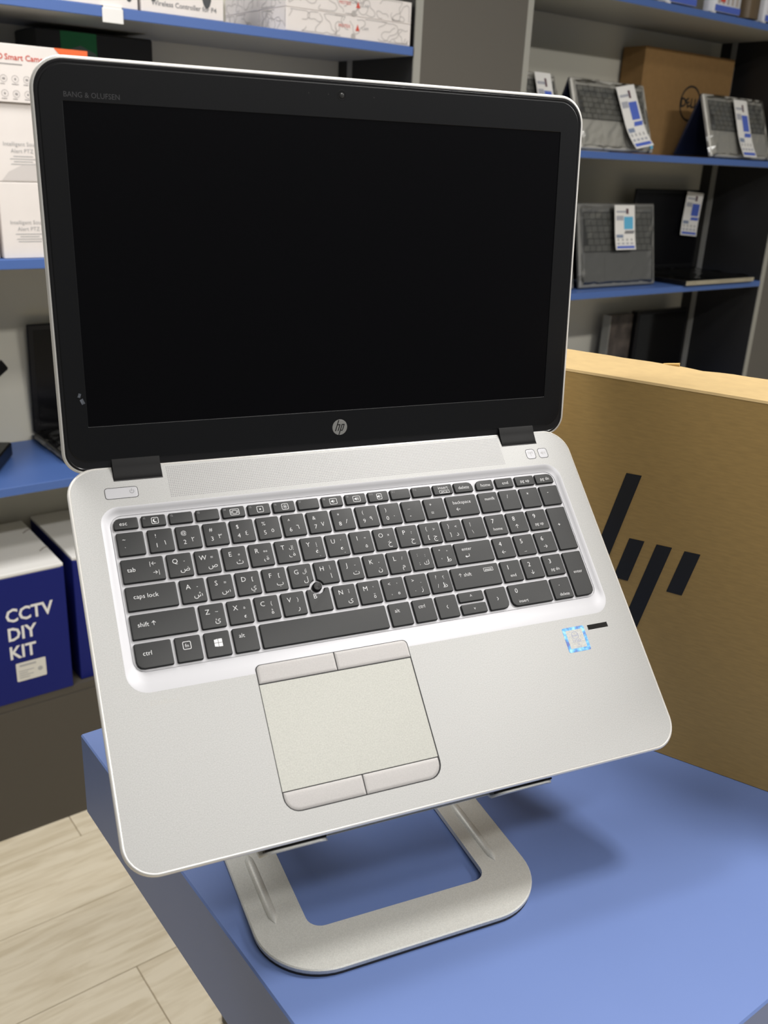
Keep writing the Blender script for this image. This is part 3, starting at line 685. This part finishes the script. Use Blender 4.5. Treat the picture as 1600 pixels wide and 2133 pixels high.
# ---- third left shelf
def open_laptop(label, s, dn, z, w_, d_, lh, lean, rz, bm, lm, wrap=True, thick=.016, name='display_laptop'):
    t = wthing(name, label, 'laptop', s, dn, z, rz)
    obj('base', MB().bbox(0,w_,0,d_,0.001,thick,.003), bm, t)
    obj('keyboard', MB().bbox(.02,w_-.02,d_*.42,d_*.9,thick-.002,thick+.0006,.0003), LAPK, t)
    Mx = Matrix.Translation((0,d_-.004,thick+.001)) @ Matrix.Rotation(-lean,4,'X')
    l = obj('lid', MB().bbox(0,w_,0,.008,0,lh,.002,Mx), lm, t)
    obj('screen', MB().add([Mx @ Vector(v) for v in ((.012,-.0004,.016),(w_-.012,-.0004,.016),(w_-.012,-.0004,lh-.012),(.012,-.0004,lh-.012))],[(0,1,2,3)]), mat('dark_laptop_screen',(.004,.004,.005),.25,spec=.2), l)
    if wrap: obj('plastic_wrap', film(w_,d_,thick), FILM, t)
    return t
def film(w_, h_, z):     # crumpled film over a flat panel lying in x,y at height z
    rnd = random.Random(int(w_*1e4+h_*1e3)); nx_, ny_ = 16, 12; vs = []; fs = []
    for j in range(ny_+1):
        for i in range(nx_+1):
            e = (i in (0,nx_)) or (j in (0,ny_))
            vs.append((-.004+(w_+.008)*i/nx_+rnd.uniform(-.002,.002), -.004+(h_+.008)*j/ny_+rnd.uniform(-.002,.002), z+(.002+rnd.uniform(0,.006 if (j>ny_-3 or i in (1,nx_-1)) else .002)) if not e else z-.006))
    for j in range(ny_):
        for i in range(nx_):
            a = j*(nx_+1)+i; fs.append((a,a+1,a+nx_+2,a+nx_+1))
    return MB().add(vs,fs)
open_laptop('black open laptop in plastic wrap on the lower left shelf', .440, .085, .7805, .33,.195,.235,math.radians(-4),0,BLKP,BLKP)
t = wthing('payment_terminal', 'black tilted terminal with a white label at the left edge of the shelf', 'terminal', .368, .188, .7805, math.radians(60.3))
obj('base', MB().bbox(-.20,0,0,.14,.001,.03,.003), BLKP, t)
obj('stem', MB().bbox(-.12,-.08,.07,.10,.028,.17,.003), BLKP, t)
Mx = Matrix.Translation((-.0,.0,.190)) @ Matrix.Rotation(math.radians(-35),4,'X')
hd = obj('head', MB().bbox(-.20,.010,-.0,.14,-.012,.012,.003,Mx), BLKP, t)
obj('label_sticker', MB().add([Mx @ Vector(v) for v in ((-.016,.004,.0126),(.000,.004,.0126),(.000,.016,.0126),(-.016,.016,.0126))],[(0,1,2,3)]), WHITE, hd)
# ---- bottom left shelf: navy kit cartons
for i,(s0,w_,dn,lab) in enumerate(((.112,.281,.0,'navy kit carton with white lid and large white lettering'),(.415,.281,.015,'navy kit carton partly hidden behind the laptop, right of the lettered one'))):
    c = wthing('kit_carton', lab, 'box', s0, dn, .3225, 0, 'navy kit cartons on the bottom shelf')
    obj('body', MB().bbox(0,w_,0,.265,0,.276,.0012), NAVY, c)
    obj('lid', MB().bbox(.0005,w_-.0005,.001,.264,.2765,.2835,.001), WHITE, c)
    g_ = obj('lid_slot', MB().box(.006,w_-.006,.0008,.004,.2745,.2766), mat('slot_grey',(.35,.33,.28),.7), c)
    if i == 0:
        mb = MB()
        for t_,z in (('CCTV',.193),('DIY',.152),('KIT',.111)): put_text(mb,t_,.0400,.160,z,.0006,'LEFT',bold=.022,sx=.88)
        obj('lettering', put(mb), WHITE, c)
        l = obj('sticker', put(MB().flat(rrect(.170,.229,.045,.087,.002,2),.0005)), mat('sticker_white',(.72,.70,.64),.5), c)
        l.location = (0,-.0003,-.0)
        mb = MB(); bars(mb,.177,.222,.078,1,.004); bars(mb,.175,.205,.067,4,.0016,.005); mb.flat(circle(.217,.064,.005,10),.0004)
        lm_ = obj('sticker_print', put(mb), GREYL, c); lm_.location = (0,-.0007,0)
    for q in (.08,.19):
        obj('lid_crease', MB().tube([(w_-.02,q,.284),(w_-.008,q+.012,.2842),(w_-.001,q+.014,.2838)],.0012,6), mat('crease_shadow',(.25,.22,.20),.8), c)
# ---- right unit: tented laptops, cartons, price cards
def keys_mesh(x0,x1,y0,y1,z,rows=6,pitch=.0155):
    mb = MB(); rh = (y1-y0)/rows
    for r in range(rows):
        x = x0+(.004*r if r<5 else 0); first = True
        while x < x1-.004:
            ww = pitch
            if r == rows-1 and x0+.055 < x < x0+.075: ww = pitch*5
            e = min(x+ww-.002,x1)
            mb.box(x,e,y1-(r+1)*rh+.001,y1-r*rh-.001,z,z+.0014); x += ww
    return mb
def tent(label, s, dn, z, w_, d_, run, tilt_dn, bm, wrap=True, keymat=LAPKD, name='display_laptop', nump=False):
    t = wthing(name, label, 'laptop', s, dn, z, 0, 'laptops standing in tent position on the right shelves')
    a = math.acos(run/d_)                                   # lean of the front panel
    Mx = Matrix.Translation((0,.0015,.0125*math.cos(a)*1.05+.0005)) @ Matrix.Rotation(a,4,'X')   # panel lies in local x,y; z faces the viewer
    tr = lambda mb: (setattr(mb,'v',[tuple(Mx @ Vector(v)) for v in mb.v]), mb)[1]
    obj('base', tr(MB().bbox(0,w_,0,d_,-.012,0,.003)), bm, t)
    obj('keyboard_well', tr(MB().box(w_*.05,w_*.95,d_*.42,d_*.90,-.002,.0004)), LAPK, t)
    obj('keys', tr(keys_mesh(w_*.06,w_*.94,d_*.43,d_*.89,.0004,6,w_*.075)), keymat, t, kind='stuff')
    obj('touchpad', tr(MB().box(w_*.32,w_*.60,d_*.06,d_*.36,-.001,.0005)), bm, t)
    top = Mx @ Vector((0,d_,-.006)); bot = Vector((0,tilt_dn,.0065)); L_ = (top-bot).length; dr = (top-bot).normalized()
    an = math.atan2(dr.z,dr.y)
    M2 = Matrix.Translation(bot) @ Matrix.Rotation(an,4,'X')
    obj('lid', MB().bbox(0,w_,0,L_,-.003,.003,.001,M2), LIDN, t)
    if wrap: obj('plastic_wrap', tr(film(w_,d_,0)), FILM, t)
    return t, Mx
def card(label, s, dn, z, w_, h_, lean, rz, pic, roll=0, curl=.012, z_off=0):
    c = wthing('price_card', label, 'price card', s, dn, z, rz, 'price cards on the display laptops')
    c.rotation_euler = (-lean, roll, ANG+rz)
    n = 10; vs = []; fs = []
    def bend(v): return -curl*max(0,(0.45-v))**2*4
    for i in range(n+1):
        v = i/n; vs += [(0,bend(v),v*h_),(w_,bend(v),v*h_)]
    for i in range(n): fs.append((2*i,2*i+1,2*i+3,2*i+2))
    obj('paper', MB().add(vs,fs), WHITE, c, 60)
    def patch(nm,x0,x1,v0,v1,m,off=.0005,skew=0):
        k2 = 4; vs = []; fs = []
        for i in range(k2+1):
            v = v0+(v1-v0)*i/k2; vs += [(x0*w_+skew*i/k2*w_,bend(v)-off,v*h_),(x1*w_+skew*i/k2*w_,bend(v)-off,v*h_)]
        for i in range(k2): fs.append((2*i,2*i+1,2*i+3,2*i+2))
        obj(nm, MB().add(vs,fs), m, c)
    patch('footer_band',.06,.94,.03,.085,BLUEP); patch('screen_picture',.45,.9,.46,.74,pic); patch('keyboard_picture',.45,.92,.36,.43,BLUEP if pic is BLUEP else GREYP,.0006,.06)
    patch('heading_block',.08,.42,.66,.76,GRYBAR); patch('heading_line',.08,.6,.83,.87,GRYBAR); patch('emblem',.56,.68,.80,.92,mat('emblem_maroon',(.10,.04,.06),.5))
    patch('price_block',.06,.40,.27,.34,mat('price_blue_grey',(.22,.27,.38),.5))
    for i in range(4): patch('feature_icon',.10+.22*i,.19+.22*i,.20,.25,GREYL); patch('feature_text',.08+.22*i,.22+.22*i,.12,.16,GRYBAR)
    return c
RUN = .062
tent('silver laptop half hidden beside the column on the upper right shelf', 1.548,.012,1.4265,.176,.178,RUN,.135,LAPS)
tent('silver laptop standing folded left of the brown logo carton on the right shelf', 1.778,.010,1.4265,.288,.178,RUN,.135,LAPS)
tent('silver laptop standing folded in front of the brown logo carton', 2.330,.010,1.4265,.300,.178,RUN,.135,LAPS)
LE = math.asin(RUN/.178)
card('price card on the half hidden laptop beside the column', 1.632,-.002,1.440,.055,.168,LE,0,BLUEP)
cc = card('curled price card on the laptop left of the brown logo carton', 1.958,-.0035,1.432,.070,.165,LE,0,BLUEP,math.radians(-10),.02)
card('price card on the laptop in front of the brown logo carton', 2.455,-.002,1.432,.066,.168,LE,0,BLUEP)
obj('energy_sticker', MB().add([(.281-.012,-.0012,.014),(.281,-.0012,.014),(.281,.0020,.026),(.281-.012,.0020,.026)],[(0,1,2,3)]), CYANP, bpy.data.objects['display_laptop.002'])
d = wthing('logo_carton', 'brown carton with a black ring logo standing behind the folded laptops', 'box', 2.205,.196,1.4265)
obj('body', MB().bbox(0,.430,0,.082,0,.2885,.0015), CARD2, d)
mb = MB(); ring_line(mb, circle(.236,.152,.050,40), .0055, .0005); put_text(mb,'D',.036,.203,.152,.0005,bold=.03); put_text(mb,'E',.036,.226,.152,.0005,bold=.03,rot=.5); put_text(mb,'LL',.036,.255,.152,.0005,bold=.03)
obj('ring_logo', put(mb), INK, d)
# third right shelf
tent('grey laptop in shiny plastic wrap standing on the middle right shelf', 1.880,.048,1.0695,.325,.226,.042,.14,LAPD,True,LAPKD)
tent('grey wrapped laptop almost hidden behind the big screen on the middle right shelf', 1.575,.048,1.0695,.28,.226,.042,.14,LAPD,True,LAPK)
L3 = math.asin(.042/.226)
card('price card on the grey laptop in shiny plastic wrap', 2.008,.050,1.173,.086,.121,L3,0,CYANP,0,.004)
bl = open_laptop('black open laptop with glossy lid beside the dark divider on the right shelf', 2.272,-.012,1.0695,.346,.235,.245,math.radians(-1),0,BLKP,BLKP,True)
obj('front_trim', MB().bbox(.0,.346,-.0015,.0005,.003,.0145,.0004), mat('champagne_trim',(.55,.50,.38),.35,.3), bl)
card('price card hanging on the lid of the black open laptop', 2.502,.206,1.195,.086,.133,0,0,BLUEP,math.radians(4),.004)
# lower right bay: dark panels on the fourth shelf
m_ = wthing('flat_monitor', 'black flat monitor standing in the dim lower right bay', 'monitor', 2.345,.200,.7125)
obj('frame', MB().bbox(0,.26,0,.03,.0,.245,.003), BLKP, m_); obj('screen', put(MB().flat([(.01,.02),(.25,.02),(.25,.235),(.01,.235)],.0004)), mat('monitor_glass',(.004,.004,.004),.1), m_)
m_ = wthing('reflection_panel', 'dark glass panel with a brown reflection painted on, beside the black monitor', 'box', 2.232,.215,.7125)
REFLM = mat('painted_brown_reflection',(.075,.06,.05),.4,noise=.7,nscale=18)  # brown mottling paints a reflection into the dark glass
obj('body', MB().bbox(0,.108,0,.03,0,.238,.001), REFLM, m_); obj('edge_strip', MB().bbox(-.0035,-.0005,-.001,.03,0,.238,.0005), EDGEG, m_)
# top right shelf: hanging-card packs
PK = (.30,.34,.62)
for i,(s0,w_,lab,c1) in enumerate(((1.93,.075,'dark packaged mouse, leftmost pack on the top right shelf',0),(2.035,.130,'white and blue packaged mouse near the middle of the top right shelf',1),(2.228,.132,'white packaged mouse with a red stripe on the top right shelf',2),(2.385,.065,'brown packaged mouse right of the white ones on the top right shelf',3),(2.463,.12,'blue packaged mouse at the right frame edge on the top right shelf',1))):
    c = wthing('packaged_mouse', lab, 'package', s0,.010,1.7865, 0, 'packaged mice on the top right shelf')
    body = [mat('pack_dark',(.05,.05,.05),.3),mat('pack_white',(.70,.71,.76),.3),mat('pack_white',(.70,.71,.76),.3),mat('pack_brown',(.13,.09,.05),.4)][c1]
    obj('backing_card', MB().bbox(0,w_,.03,.032,0,.19,.0004), body, c)
    pr = [(0,.030),(.004,.006),(.012,.0),(w_-.012,0),(w_-.004,.006),(w_,.030)]
    mb = MB().rings([[(x,y,z) for x,y in pr] for z in (.006,.012,.12,.15)]); obj('blister', mb, body, c, 50)
    if c1 in (1,2):
        obj('blue_band', MB().box(.01,w_-.01,-.0008,.0,.007,.022), BLUEP, c)
        for q in range(5): obj('printed_figure', MB().box(.018+q*.02,.028+q*.02,-.0010,.0,.026,.05), mat('pack_figure',(.25,.28,.40) if q%2 else (.45,.40,.38),.4), c)
        obj('clear_foot', MB().bbox(.004,.016,.0,.01,.0,.0062,.0004), WHITE, c)
    if c1 == 2: obj('red_stripe', MB().box(.03,.05,-.0014,-.0006,.03,.10), REDP, c)
